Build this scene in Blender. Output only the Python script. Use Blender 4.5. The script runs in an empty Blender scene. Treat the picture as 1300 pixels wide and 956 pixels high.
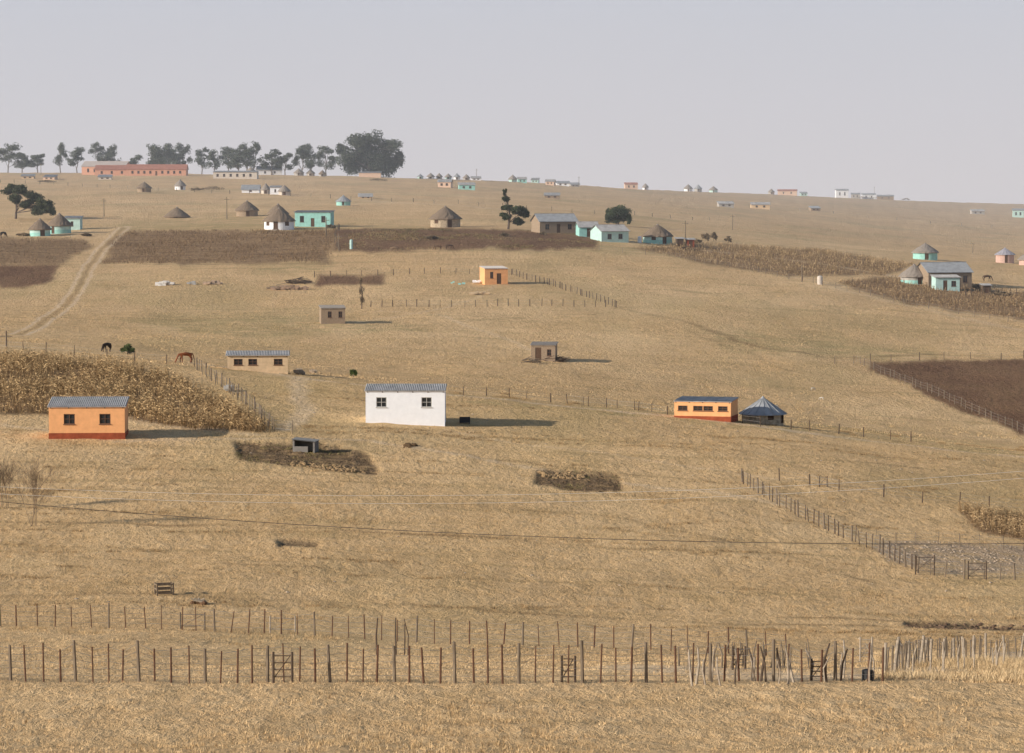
import bpy, math, random
import numpy as np
from mathutils import Vector, Matrix
random.seed(7); rng=np.random.default_rng(7)
scene=bpy.context.scene
F=4000.0; CP=math.cos(math.atan(248/4000)); SP=math.sin(math.atan(248/4000))
# ---------------------------------------------------------------- sight lines <-> slopes
def sight(px,py):
    a=478-py; ry=F*CP+a*SP; rz=-F*SP+a*CP
    return (px-650)/ry, -rz/ry
def unsight(u,v):
    d=CP+v*SP
    upc=SP-v*CP
    return 650+F*u/d, 478-F*upc/d
# ---------------------------------------------------------------- numpy noise
def _h(i,j,s):
    n=(i*374761393+j*668265263+s*1274126177)&0xffffffff
    n=((n^(n>>13))*1274126177)&0xffffffff
    return ((n^(n>>16))&0xffff)/65535.0
def vn(x,y,s=0):
    x=np.asarray(x,float);y=np.asarray(y,float)
    i=np.floor(x).astype(np.int64);j=np.floor(y).astype(np.int64)
    fx=x-i;fy=y-j;fx=fx*fx*(3-2*fx);fy=fy*fy*(3-2*fy)
    return ((_h(i,j,s)*(1-fx)+_h(i+1,j,s)*fx)*(1-fy)+(_h(i,j+1,s)*(1-fx)+_h(i+1,j+1,s)*fx)*fy)*2-1
def fbm(x,y,s=0,o=4):
    r=0;a=1;t=0
    for k in range(o):
        r=r+a*vn(x*2**k+17.3*k,y*2**k-9.1*k,s+k);t+=a;a*=.5
    return r/t
# ---------------------------------------------------------------- terrain survey
near=[(1670,3),(1180,30),(1010,60),(956,92),(868,110)]
prof={
 0:near+[(836,135),(797,165),(772,182),(695,212),(612,247),(541,280),(442,345),(434,400),(412,465),(390,530),(355,590),(318,650),(300,700),(270,850),(245,1080),(230,1280),(217,1500)],
 300:near+[(838,135),(803,165),(778,182),(695,212),(612,247),(541,283),(470,338),(462,395),(430,455),(393,530),(361,575),(322,645),(292,695),(270,850),(248,1060),(232,1260),(218,1480)],
 650:near+[(840,135),(813,165),(786,184),(705,213),(625,247),(552,285),(508,320),(498,385),(450,448),(395,522),(361,573),(318,640),(292,692),(272,850),(252,1060),(239,1270),(228,1500)],
 1000:near+[(845,135),(828,165),(795,186),(722,212),(648,242),(583,272),(543,308),(533,385),(470,455),(400,535),(365,590),(335,645),(317,700),(303,840),(275,1230),(257,1700),(245,2300)],
 1300:near+[(852,135),(838,165),(800,187),(745,209),(684,237),(626,265),(577,300),(567,380),(480,455),(420,535),(385,590),(352,650),(338,710),(327,900),(298,1350),(275,2000),(258,2700)],
}
def ext(p,dr): return near+[(r+dr*(1 if i<9 else .3),d) for i,(r,d) in enumerate(p[5:])]
prof[-400]=ext(prof[0],-6); prof[-1600]=ext(prof[0],-10)
prof[1750]=ext(prof[1300],10); prof[3000]=ext(prof[1300],16)
ks=sorted(prof)
for k in ks:
    r,d=prof[k][-1]
    prof[k]=prof[k]+[(r+9,d+350),(r+34,4300),(r+30,9500)]
K=len(prof[0])
CV=np.array([[sight(650,r)[1] for r,d in prof[k]] for k in ks]); CY=np.array([[d for r,d in prof[k]] for k in ks],float)
CR=np.array([[r for r,d in prof[k]] for k in ks],float)
CZ=-CV*CY
tt=[]
for k in range(K-1):
    dr=abs(CR[2:7,k]-CR[2:7,k+1]).max()
    n=8 if k<3 else (14 if k>=K-4 else max(8,int(dr/1.5)))
    tt+=list(k+np.arange(n)/n)
tt.append(K-1); tt=np.array(tt)
cols=np.concatenate([np.arange(-1600,-60,14),np.arange(-60,1360,2.6),np.arange(1360,3000,14)])
US=(cols-650)/F
NC=len(cols);NT=len(tt)
def gs(a,sig,axis):
    r=max(1,int(sig*3));k=np.exp(-.5*(np.arange(-r,r+1)/sig)**2);k/=k.sum()
    return np.apply_along_axis(lambda v:np.convolve(np.pad(v,r,mode='reflect',reflect_type='odd'),k,'valid'),axis,a)
def soft(a,s=1.0):
    p=np.pad(a,1,mode='edge');k=.25*s
    b=a*(1-k*2)+k*.5*(p[2:,1:-1]+p[:-2,1:-1]+p[1:-1,2:]+p[1:-1,:-2]);return b
Yc=np.array([np.interp(tt,np.arange(K),CY[i]) for i in range(len(ks))])
Zc=np.array([np.interp(tt,np.arange(K),CZ[i]) for i in range(len(ks))])
Yc=gs(Yc,4,1);Zc=gs(Zc,4,1)
fine=np.arange(-1600,3001,10.)
Yf=np.array([np.interp(fine,ks,Yc[:,j]) for j in range(NT)]).T
Zf=np.array([np.interp(fine,ks,Zc[:,j]) for j in range(NT)]).T
Yf=gs(Yf,8,0);Zf=gs(Zf,8,0)
GY=np.array([np.interp(cols,fine,Yf[:,j]) for j in range(NT)]).T
GZ=np.array([np.interp(cols,fine,Zf[:,j]) for j in range(NT)]).T
GX=US[:,None]*GY
fall=np.clip(GY/600,0,1.5)
GZ=GZ+.14*fbm(GX/6,GY/7,3)*np.clip(GY/60,0,1)+.06*fbm(GX/1.3,GY/1.3,9,2)+.5*fbm(GX/70,GY/70,5,3)*fall+.28*fbm(GX/19,GY/26,15,3)*np.clip(GY/100-.6,0,1)*np.clip(1+(GY>400)*.5,0,2)
GV=-GZ/GY
PX,PY=unsight(US[:,None]+0*GV,GV)
def colprof(u):
    c=np.interp(u,US,np.arange(NC)); i=int(min(max(math.floor(c),0),NC-2)); f=c-i
    return GY[i]*(1-f)+GY[i+1]*f, GZ[i]*(1-f)+GZ[i+1]*f
def place(px,py):
    u,v=sight(px,py); Y,Z=colprof(u); V=-Z/Y
    idx=np.nonzero(V[10:]<=v)[0]
    if len(idx)==0:
        j=int(np.argmin(V)); return Vector((u*Y[j],Y[j],Z[j]))
    j=idx[0]+10; f=(V[j-1]-v)/max(V[j-1]-V[j],1e-9); f=min(max(f,0),1)
    y=Y[j-1]+(Y[j]-Y[j-1])*f; z=Z[j-1]+(Z[j]-Z[j-1])*f
    return Vector((u*y,y,z))
def zat(x,y):
    Y,Z=colprof(x/y); return float(np.interp(y,Y,Z))
# ---------------------------------------------------------------- materials
def rgb(h): return tuple(h)+(1,)
MC={}
def mat(name,col,rough=.9,var=.25,scale=3,bump=.0,col2=None,stretch=(1,1,1),spec=.2,metal=0):
    if name in MC: return MC[name]
    m=bpy.data.materials.new(name);m.use_nodes=True;nt=m.node_tree;N=nt.nodes;L=nt.links
    b=N['Principled BSDF'];b.inputs['Roughness'].default_value=rough;b.inputs['Specular IOR Level'].default_value=spec
    b.inputs['Metallic'].default_value=metal
    tc=N.new('ShaderNodeTexCoord');mp=N.new('ShaderNodeMapping');mp.inputs['Scale'].default_value=stretch
    L.new(tc.outputs['Object'],mp.inputs['Vector'])
    n=N.new('ShaderNodeTexNoise');n.inputs['Scale'].default_value=scale;n.inputs['Detail'].default_value=6;n.inputs['Roughness'].default_value=.65
    L.new(mp.outputs[0],n.inputs['Vector'])
    r=N.new('ShaderNodeValToRGB');r.color_ramp.elements[0].position=.3;r.color_ramp.elements[1].position=.7
    c2=col2 or tuple(c*(1-var) for c in col)
    r.color_ramp.elements[0].color=rgb(c2);r.color_ramp.elements[1].color=rgb(tuple(min(1,c*(1+var*.3)) for c in col))
    L.new(n.outputs['Fac'],r.inputs[0]);L.new(r.outputs[0],b.inputs['Base Color'])
    if bump:
        bp=N.new('ShaderNodeBump');bp.inputs['Strength'].default_value=.6;bp.inputs['Distance'].default_value=bump
        L.new(n.outputs['Fac'],bp.inputs['Height']);L.new(bp.outputs[0],b.inputs['Normal'])
    MC[name]=m;return m
def attr_mat(name,rough=.95,trans=0):
    if name in MC: return MC[name]
    m=bpy.data.materials.new(name);m.use_nodes=True;nt=m.node_tree;b=nt.nodes['Principled BSDF']
    b.inputs['Roughness'].default_value=rough;b.inputs['Specular IOR Level'].default_value=.1
    a=nt.nodes.new('ShaderNodeVertexColor');a.layer_name='Col'
    n=nt.nodes.new('ShaderNodeTexNoise');n.inputs['Scale'].default_value=.6;tc=nt.nodes.new('ShaderNodeTexCoord')
    nt.links.new(tc.outputs['Object'],n.inputs['Vector'])
    mr=nt.nodes.new('ShaderNodeMapRange');mr.inputs[1].default_value=.3;mr.inputs[2].default_value=.7;mr.inputs[3].default_value=.82;mr.inputs[4].default_value=1.12
    nt.links.new(n.outputs['Fac'],mr.inputs[0])
    mx=nt.nodes.new('ShaderNodeMix');mx.data_type='RGBA';mx.blend_type='MULTIPLY';mx.inputs[0].default_value=1
    nt.links.new(a.outputs[0],mx.inputs[6]);nt.links.new(mr.outputs[0],mx.inputs[7]);nt.links.new(mx.outputs[2],b.inputs['Base Color'])
    MC[name]=m;return m
# ---------------------------------------------------------------- mesh helpers
def link(o,parent=None):
    scene.collection.objects.link(o)
    if parent: o.parent=parent
    return o
def npmesh(name,verts,faces,material,col=None,smooth=False,parent=None):
    me=bpy.data.meshes.new(name);V=np.ascontiguousarray(verts,dtype=np.float32);Fa=np.ascontiguousarray(faces,dtype=np.int32);k=Fa.shape[1]
    me.vertices.add(len(V));me.vertices.foreach_set('co',V.ravel())
    me.loops.add(Fa.size);me.loops.foreach_set('vertex_index',Fa.ravel())
    me.polygons.add(len(Fa));me.polygons.foreach_set('loop_start',np.arange(0,Fa.size,k,dtype=np.int32))
    me.update(calc_edges=True)
    if col is not None:
        at=me.color_attributes.new('Col','FLOAT_COLOR','POINT');c=np.ones((len(V),4),np.float32);c[:,:3]=col;at.data.foreach_set('color',c.ravel())
    if smooth: me.polygons.foreach_set('use_smooth',np.ones(len(Fa),bool))
    me.materials.append(material)
    return link(bpy.data.objects.new(name,me),parent)
class MB:
    def __init__(s): s.v=[];s.f=[]
    def quad(s,*p): b=len(s.v);s.v+=[tuple(q) for q in p];s.f.append(tuple(range(b,b+len(p))))
    def box(s,x0,x1,y0,y1,z0,z1):
        b=len(s.v);s.v+=[(x,y,z) for z in(z0,z1) for y in(y0,y1) for x in(x0,x1)]
        s.f+=[(b,b+2,b+3,b+1),(b+4,b+5,b+7,b+6),(b,b+1,b+5,b+4),(b+2,b+6,b+7,b+3),(b,b+4,b+6,b+2),(b+1,b+3,b+7,b+5)]
    def cyl(s,p0,p1,r0,r1,n=6,caps=True):
        p0=Vector(p0);p1=Vector(p1);d=(p1-p0)
        if d.length<1e-6:return
        d.normalize();a=d.orthogonal().normalized();c=d.cross(a);b=len(s.v)
        for p,r in((p0,r0),(p1,r1)):
            for i in range(n):
                t=2*math.pi*i/n;q=p+a*math.cos(t)*r+c*math.sin(t)*r;s.v.append(tuple(q))
        for i in range(n):
            j=(i+1)%n;s.f.append((b+i,b+j,b+n+j,b+n+i))
        if caps:s.f.append(tuple(b+n+i for i in range(n)));s.f.append(tuple(b+n-1-i for i in range(n)))
    def obj(s,name,m,parent=None,smooth=False):
        me=bpy.data.meshes.new(name);me.from_pydata(s.v,[],s.f);me.update();me.materials.append(m)
        if smooth:
            for p in me.polygons:p.use_smooth=True
        return link(bpy.data.objects.new(name,me),parent)
def root(name,loc,yaw=0):
    e=bpy.data.objects.new(name,None);e.location=loc;e.rotation_euler=(0,0,yaw);e.empty_display_size=.5
    return link(e)
# ---------------------------------------------------------------- ground masks
def inpoly(x,y,poly):
    r=np.zeros(x.shape,bool);n=len(poly)
    for i in range(n):
        x0,y0=poly[i];x1,y1=poly[(i+1)%n]
        if y0==y1:continue
        c=((y0>y)!=(y1>y))&(x<(x1-x0)*(y-y0)/(y1-y0)+x0);r^=c
    return r
jx=PX+12*fbm(GX/5,GY/12,21,4); jy=PY+4.5*fbm(GX/4,GY/9,22,4)
PLOW=[[(1085,460),(1300,456),(1420,456),(1420,600),(1300,552),(1200,512)],
      [(425,291),(560,290),(720,293),(765,302),(757,317),(600,315),(420,320)],
      [(-60,338),(75,336),(62,360),(20,364),(-60,362)],
      [(400,350),(485,349),(490,362),(400,363)]]
STUB=[[(-60,302),(100,302),(120,312),(80,335),(-60,338)],
      [(130,335),(148,300),(170,293),(425,293),(418,333)],
      [(800,316),(880,309),(1040,318),(1160,336),(1120,350),(1000,352),(860,327)],
      [(1060,358),(1150,352),(1300,372),(1420,380),(1420,415),(1300,406),(1150,385)],
      [(-60,453),(0,454),(130,463),(215,478),(290,515),(345,550),(250,545),(120,528),(-60,524)],
      [(1215,646),(1300,655),(1420,665),(1420,700),(1300,686),(1240,672)]]
GREEN=[[(325,278),(450,282),(600,292),(560,305),(320,300)],[(150,280),(340,272),(330,292),(160,292)],[(1030,436),(1190,444),(1190,458),(1030,452)],[(560,305),(850,312),(1000,320),(820,322),(560,316)],
       [(560,500),(850,520),(1300,572),(1300,582),(850,534),(560,510)],[(130,404),(420,398),(560,418),(300,428)],[(900,420),(1080,430),(1060,450),(920,446)],[(300,330),(420,325),(420,345),(330,348)]]
BARE=[[(296,562),(400,560),(462,574),(478,602),(430,598),(370,592),(302,584)],
      [(682,596),(786,600),(789,624),(730,622),(678,612)],
      [(352,685),(412,688),(415,694),(356,692)],
      [(1150,789),(1230,790),(1300,794),(1330,799),(1220,797),(1150,794)]]
STONE=[[(1110,692),(1160,686),(1300,692),(1360,700),(1340,728),(1220,730),(1125,712)]]
def anyp(L,s=2): 
    r=np.zeros(PX.shape,bool)
    for p in L:r|=inpoly(jx,jy,p)
    r=r.astype(float)
    for _ in range(s): r=soft(r,1.6)
    return r
mP=anyp(PLOW,2);mS=anyp(STUB,3);mB=anyp(BARE,2);mK=anyp(STONE,5);mG=anyp(GREEN,8)
def path_mask(pts,w,wob=.6):
    W=[place(*p) for p in pts];d=np.full(PX.shape,1e9)
    gx=GX+wob*fbm(GX/6,GY/6,31,2);gy=GY+wob*fbm(GX/6,GY/6,32,2)
    for a,b in zip(W[:-1],W[1:]):
        ax,ay,bx,by=a.x,a.y,b.x,b.y;l=(bx-ax)**2+(by-ay)**2+1e-9
        t=np.clip(((gx-ax)*(bx-ax)+(gy-ay)*(by-ay))/l,0,1)
        d=np.minimum(d,np.hypot(gx-ax-t*(bx-ax),gy-ay-t*(by-ay)))
    return np.clip(1.4-d/w,0,1),d
mT=np.zeros(PX.shape);mD=np.zeros(PX.shape)
trk,dd=path_mask([(20,425),(48,414),(78,392),(100,365),(112,340),(128,318),(150,296),(160,288)],1.0,.3)
mT=np.maximum(mT,np.clip(1.3-np.abs(dd-1.1)/.42,0,1)); mD=np.maximum(mD,np.clip(1-dd/.7,0,1)*.6)
for pts,w,k in [([(255,462),(380,480),(520,497),(650,508),(850,528),(1000,546),(1300,580)],1.3,.75),
            ([(0,540),(160,560),(300,556),(470,560),(600,580),(760,610),(900,625),(990,640)],.7,.6),
            ([(820,845),(900,852),(1010,860),(1130,858),(1220,842),(1300,830)],2.2,.8),
            ([(360,545),(390,525),(380,500),(372,478)],1.0,.7),
            ([(480,395),(560,400),(640,430),(690,450)],.6,.5),([(1060,365),(1150,388),(1300,420)],1.3,.4),([(120,522),(200,540),(330,552)],.8,.4),
            ([(0,232),(200,240),(420,250),(600,262),(680,272)],2.5,.6),([(760,300),(830,312),(940,322),(1060,338),(1140,352)],1.2,.6),
            ([(566,545),(640,560),(760,575),(1000,610)],.4,.4),([(630,362),(600,380),(540,396),(440,410)],.6,.4)]:
    m,_=path_mask(pts,w);mT=np.maximum(mT,m*k)
for pts,w,k in [([(0,758),(200,752),(500,768),(900,790),(1300,800)],.5,.7),([(0,662),(300,668),(700,690),(1000,705)],.45,.9),([(600,640),(800,660),(1000,700),(1100,740)],.4,.6),
            ([(780,390),(880,412),(960,440),(1060,455),(1200,450)],.8,.9),([(820,400),(900,430),(1000,470)],.6,.5),([(560,575),(680,590),(820,606),(930,612)],.5,.7),
            ([(20,700),(250,716),(520,730),(800,748)],.4,.6),([(300,500),(420,520),(560,530)],.5,.5),([(0,610),(200,622),(500,628),(820,640)],.4,.55),([(500,415),(620,405),(760,398)],.7,.6),
            ([(1040,585),(1180,596),(1300,606)],.5,.6),([(60,400),(200,405),(360,402)],.7,.6),([(980,784),(1080,787),(1160,791)],.35,1.),([(150,430),(300,437),(480,452),(640,470)],.7,.5),
            ([(700,470),(860,490),(1040,520),(1280,560)],.6,.5),([(0,335),(130,338),(420,335)],.9,.8),([(430,320),(600,318),(760,319)],.9,.6)]:
    m,_=path_mask(pts,w,1.4);mD=np.maximum(mD,m*k*(.55+.6*fbm(GX/5,GY/5,77,3)))
GZ=GZ-mB*.25*(.7+.6*fbm(GX/1.5,GY/1.5,14,3))+mP*.05*vn(GX/.6,GY/.6,5)
GV=-GZ/GY
A=np.zeros((NC*NT,4),np.float32);A[:,0]=mP.ravel();A[:,1]=mS.ravel();A[:,2]=mT.ravel();A[:,3]=1
B=np.zeros((NC*NT,4),np.float32);B[:,0]=mB.ravel();B[:,1]=mK.ravel();B[:,2]=mG.ravel();B[:,3]=1
Cc=np.zeros((NC*NT,4),np.float32);Cc[:,0]=np.clip(mD,0,1).ravel();Cc[:,3]=1
idx=np.arange(NC*NT).reshape(NC,NT)
q=np.stack([idx[:-1,:-1],idx[1:,:-1],idx[1:,1:],idx[:-1,1:]],-1).reshape(-1,4)
# ---- ground material
gm=bpy.data.materials.new('dry_grassland');gm.use_nodes=True;nt=gm.node_tree;N=nt.nodes;L=nt.links
bs=N['Principled BSDF'];bs.inputs['Roughness'].default_value=1;bs.inputs['Specular IOR Level'].default_value=.05
tc=N.new('ShaderNodeTexCoord')
def nz(scale,detail=5,rough=.6,st=(1,1,1),lo=.35,hi=.65):
    mp=N.new('ShaderNodeMapping');mp.inputs['Scale'].default_value=st;L.new(tc.outputs['Object'],mp.inputs[0])
    n=N.new('ShaderNodeTexNoise');n.inputs['Scale'].default_value=scale;n.inputs['Detail'].default_value=detail;n.inputs['Roughness'].default_value=rough
    L.new(mp.outputs[0],n.inputs['Vector'])
    r=N.new('ShaderNodeMapRange');r.inputs[1].default_value=lo;r.inputs[2].default_value=hi;L.new(n.outputs['Fac'],r.inputs[0]);return r.outputs[0]
def mix(f,a,b,bt='MIX'):
    m=N.new('ShaderNodeMix');m.data_type='RGBA';m.blend_type=bt
    for s,v in((m.inputs[0],f),(m.inputs[6],a),(m.inputs[7],b)):
        if hasattr(v,'links'):L.new(v,s)
        elif isinstance(v,tuple):s.default_value=v+(1,) if len(v)==3 else v
        else:s.default_value=v
    return m.outputs[2]
def mul(a,b):
    m=N.new('ShaderNodeMath');m.operation='MULTIPLY'
    for s,v in((m.inputs[0],a),(m.inputs[1],b)):
        if hasattr(v,'links'):L.new(v,s)
        else:s.default_value=v
    return m.outputs[0]
big=nz(.014,4,lo=.38,hi=.62);med=nz(.085,6,.62,st=(1,.5,1),lo=.38,hi=.62);fin=nz(1.6,6,.7,st=(1,.45,1));tiny=nz(7,4,.7,st=(1,.4,1));blot=nz(.33,6,.7,(1,.4,1),.52,.70);grn=nz(.03,5,.6,(1,.4,1),.5,.66)
terr=nz(.30,5,.65,st=(.16,1,1),lo=.53,hi=.66)
c=mix(big,(.72,.46,.22),(.90,.62,.33))
c=mix(mul(med,.65),c,(.60,.375,.175))
c=mix(mul(fin,.5),c,(.94,.69,.40))
c=mix(mul(tiny,.42),c,(.44,.275,.125))
c=mix(mul(blot,.5),c,(.42,.275,.125))
c=mix(mul(terr,.42),c,(.40,.265,.12))
c=mix(mul(grn,.42),c,(.42,.32,.145))
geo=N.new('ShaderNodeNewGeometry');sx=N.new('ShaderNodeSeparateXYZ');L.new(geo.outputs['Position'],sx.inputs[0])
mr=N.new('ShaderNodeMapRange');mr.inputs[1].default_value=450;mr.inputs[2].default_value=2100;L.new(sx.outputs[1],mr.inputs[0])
c=mix(mul(mr.outputs[0],.5),c,(.64,.47,.33))  # far grass paler: distance haze blended into the ground colour
def vc(n):
    at=N.new('ShaderNodeVertexColor');at.layer_name=n;s=N.new('ShaderNodeSeparateColor');L.new(at.outputs[0],s.inputs[0]);return s
sa=vc('fields');sb=vc('soil');sc_=vc('tracks')
plowc=mix(fin,(.125,.066,.038),(.25,.14,.08));plowc=mix(mul(med,.4),plowc,(.34,.205,.11));plowc=mix(mul(blot,.3),plowc,(.20,.145,.065))
rows_=nz(1.0,3,.5,st=(.06,.5,1),lo=.45,hi=.55)
stubc=mix(fin,(.24,.145,.075),(.46,.305,.165));stubc=mix(mul(rows_,.55),stubc,(.20,.12,.065))
barec=mix(fin,(.13,.085,.048),(.27,.185,.11));barec=mix(mul(nz(.9,4,.6,lo=.5,hi=.6),.6),barec,(.42,.28,.14))
stonec=mix(tiny,(.33,.23,.15),(.58,.44,.31))
c=mix(mul(sb.outputs[2],mul(nz(.25),.6)),c,(.33,.265,.115))
c=mix(sc_.outputs[0],c,(.29,.18,.085))
c=mix(sa.outputs[1],c,stubc);c=mix(sa.outputs[0],c,plowc)
c=mix(mul(sa.outputs[2],.8),c,mix(fin,(.66,.47,.28),(.85,.66,.45)))
c=mix(sb.outputs[0],c,barec);c=mix(mul(sb.outputs[1],mul(nz(.5,lo=.3,hi=.55),.85)),c,stonec)
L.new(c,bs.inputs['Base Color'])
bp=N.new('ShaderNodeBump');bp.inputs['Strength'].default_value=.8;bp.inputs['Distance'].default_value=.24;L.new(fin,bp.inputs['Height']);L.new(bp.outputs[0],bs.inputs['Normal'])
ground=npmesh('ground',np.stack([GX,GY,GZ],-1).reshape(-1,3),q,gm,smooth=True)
for nm,arr in(('fields',A),('soil',B),('tracks',Cc)):
    a=ground.data.color_attributes.new(nm,'FLOAT_COLOR','POINT');a.data.foreach_set('color',arr.ravel())
# ---------------------------------------------------------------- scatter
def cell(a): return (a[:-1,:-1]+a[1:,:-1]+a[1:,1:]+a[:-1,1:])/4
cx,cy,cpx,cpy=cell(GX),cell(GY),cell(PX),cell(PY)
area=np.abs((GX[1:,:-1]-GX[:-1,:-1])*(GY[:-1,1:]-GY[:-1,:-1]))
def scatter(w,n):
    p=(w*area).ravel();p=p/p.sum();k=rng.choice(len(p),n,p=p);i,j=np.divmod(k,NT-1);a=rng.random(n);b=rng.random(n)
    def s(G):return (G[i,j]*(1-a)+G[i+1,j]*a)*(1-b)+(G[i,j+1]*(1-a)+G[i+1,j+1]*a)*b
    return np.stack([s(GX),s(GY),s(GZ)],-1)
def tufts(name,P,k,h0,h1,w,spread,cA,cB,lean=.35,m=None,dark=.0):
    n=len(P);hs=rng.uniform(h0,h1,(n,1));Q=np.repeat(P,k,0);H=np.repeat(hs,k,0)[:,0]*rng.uniform(.6,1.1,n*k)
    Q=Q+np.stack([rng.normal(0,spread,n*k),rng.normal(0,spread,n*k),np.zeros(n*k)-.03],-1)
    th=rng.uniform(0,2*np.pi,n*k);dx=np.cos(th)*w*.5;dy=np.sin(th)*w*.5
    lx=rng.normal(0,lean,n*k)*H;ly=rng.normal(0,lean,n*k)*H
    a=Q+np.stack([-dx,-dy,0*dx],-1);b=Q+np.stack([dx,dy,0*dx],-1);c=Q+np.stack([lx,ly,H],-1)
    V=np.stack([a,b,c],1).reshape(-1,3);T=np.arange(n*k*3).reshape(-1,3)
    t=np.clip(.5+.5*fbm(P[:,0]/9,P[:,1]/18,44,3)+rng.normal(0,.22,n),0,1)[:,None]
    C=np.repeat(np.array(cA)*(1-t)+np.array(cB)*t,k,0)*rng.uniform(.8,1.12,(n*k,1))
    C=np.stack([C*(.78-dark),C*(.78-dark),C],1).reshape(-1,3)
    return npmesh(name,V,T,m or attr_mat('dry_grass_blades'),C)
free=(1-np.clip(cell(np.maximum.reduce([mP,mS,mB,mK,mT*.9,mD])),0,1))
infr=(cpx>-70)&(cpx<1370)
patch=np.clip(.40+1.2*fbm(cx/12,cy/20,61,4),.03,1.3)
w1=free*infr*(cy>84)*(cy<340)*patch*np.clip(1.6-cy/260,.5,1)
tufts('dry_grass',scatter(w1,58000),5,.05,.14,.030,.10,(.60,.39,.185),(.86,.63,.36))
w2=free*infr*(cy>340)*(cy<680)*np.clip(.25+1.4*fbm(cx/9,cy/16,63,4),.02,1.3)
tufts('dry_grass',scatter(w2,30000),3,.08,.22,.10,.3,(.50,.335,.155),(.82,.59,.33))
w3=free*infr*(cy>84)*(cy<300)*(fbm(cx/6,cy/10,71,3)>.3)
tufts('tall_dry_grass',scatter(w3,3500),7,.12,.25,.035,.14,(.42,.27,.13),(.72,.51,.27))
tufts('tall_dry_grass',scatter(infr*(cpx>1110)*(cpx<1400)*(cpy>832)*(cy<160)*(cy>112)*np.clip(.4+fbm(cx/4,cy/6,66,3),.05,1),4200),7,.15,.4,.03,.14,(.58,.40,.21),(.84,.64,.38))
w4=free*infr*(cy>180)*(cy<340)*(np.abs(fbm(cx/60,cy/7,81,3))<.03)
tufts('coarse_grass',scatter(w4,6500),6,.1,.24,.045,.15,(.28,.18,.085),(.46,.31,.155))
# ---- maize
def maize(name,poly,n,h,leafw,cA,cB,rowsp=1.0,leaf=1.0):
    w=inpoly(cpx,cpy,poly)*np.clip(.55+.8*fbm(cx/5,cy/7,91,3),.12,1)
    P=scatter(w,n);P[:,1]=np.round(P[:,1]/rowsp)*rowsp+rng.normal(0,.08,n)
    P[:,2]=[zat(x,y) for x,y in P[:,:2]]
    V=[];C=[];H=h*rng.uniform(.4,1.15,n);lx=rng.normal(0,.16,n)*H;ly=rng.normal(0,.16,n)*H
    top=P+np.stack([lx,ly,H],-1)
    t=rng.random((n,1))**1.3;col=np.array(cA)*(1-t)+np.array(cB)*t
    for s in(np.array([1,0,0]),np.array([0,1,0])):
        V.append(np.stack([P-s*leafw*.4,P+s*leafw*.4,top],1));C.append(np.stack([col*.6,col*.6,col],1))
    for k in range(4):
        f=rng.uniform(.3,.95,(n,1));b=P*(1-f)+top*f;th=rng.uniform(0,2*np.pi,n);l=rng.uniform(.12,.38,n)*h/1.4*leaf
        e=b+np.stack([np.cos(th)*l,np.sin(th)*l,rng.uniform(-.5,.2,n)*h*.4],-1)
        V.append(np.stack([b-[0,0,leafw*.5],b+[0,0,leafw*.5],e],1));cc=col*rng.uniform(.6,1.15,(n,1));C.append(np.stack([cc,cc,cc],1))
    V=np.concatenate(V).reshape(-1,3);C=np.concatenate(C).reshape(-1,3)
    return npmesh(name,V,np.arange(len(V)).reshape(-1,3),attr_mat('dry_maize'),C)
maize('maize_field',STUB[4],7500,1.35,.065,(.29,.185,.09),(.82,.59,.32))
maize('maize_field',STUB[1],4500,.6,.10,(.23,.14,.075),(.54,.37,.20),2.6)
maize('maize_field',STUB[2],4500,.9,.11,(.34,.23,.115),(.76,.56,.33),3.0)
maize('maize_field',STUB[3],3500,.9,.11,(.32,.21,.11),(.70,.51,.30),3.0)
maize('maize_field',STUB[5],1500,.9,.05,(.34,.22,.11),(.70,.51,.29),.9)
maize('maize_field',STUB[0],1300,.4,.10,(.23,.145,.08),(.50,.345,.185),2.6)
# ---------------------------------------------------------------- stones / clods
def rocks(name,P,s0,s1,m,flat=.6):
    b=MB()
    for p in P:
        r=random.uniform(s0,s1);base=len(b.v);n=6
        for (zz,rr) in((-.1,1),(flat*.5,.95),(flat,.5)):
            for i in range(n):
                t=2*math.pi*i/n+random.uniform(-.3,.3);q=r*rr*random.uniform(.75,1.2)
                b.v.append((p[0]+q*math.cos(t),p[1]+q*math.sin(t),p[2]+r*zz*random.uniform(.85,1.2)))
        for k in range(2):
            for i in range(n):
                j=(i+1)%n;b.f.append((base+k*n+i,base+k*n+j,base+k*n+n+j,base+k*n+n+i))
        b.f.append(tuple(base+2*n+i for i in range(n)))
    return b.obj(name,m)
def in_poly_pts(poly,n): return scatter(inpoly(cpx,cpy,poly)*1.0,n)
soilM=mat('turned_soil',(.19,.125,.07),var=.5,scale=4)
stoneM=mat('field_stone',(.50,.39,.28),var=.5,scale=5)
rocks('soil_clods',in_poly_pts(BARE[0],300),.04,.15,soilM,.5)
rocks('soil_clods',in_poly_pts(BARE[1],220),.04,.15,soilM,.5)
rocks('soil_clods',in_poly_pts(PLOW[0],900),.05,.16,mat('plough_clod',(.19,.11,.065),var=.4,scale=2),.5)
rocks('field_stones',in_poly_pts(STONE[0],420),.03,.12,stoneM)
spM=mat('spoil',(.36,.24,.125),var=.5,scale=3)
rocks('spoil_heap',in_poly_pts([(682,598),(745,601),(735,607),(690,604)],110),.08,.26,spM,.7)
rocks('spoil_heap',in_poly_pts([(368,584),(450,591),(470,599),(420,597),(372,590)],110),.07,.24,spM,.7)
rocks('bank_stones',in_poly_pts(BARE[3],90),.05,.17,mat('bank_soil',(.17,.11,.07),var=.4,scale=3),.7)
rocks('scattered_stones',scatter(infr*(cy>185)*(cy<340)*1.,120),.05,.13,stoneM)
wg=np.zeros(cpx.shape)
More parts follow.
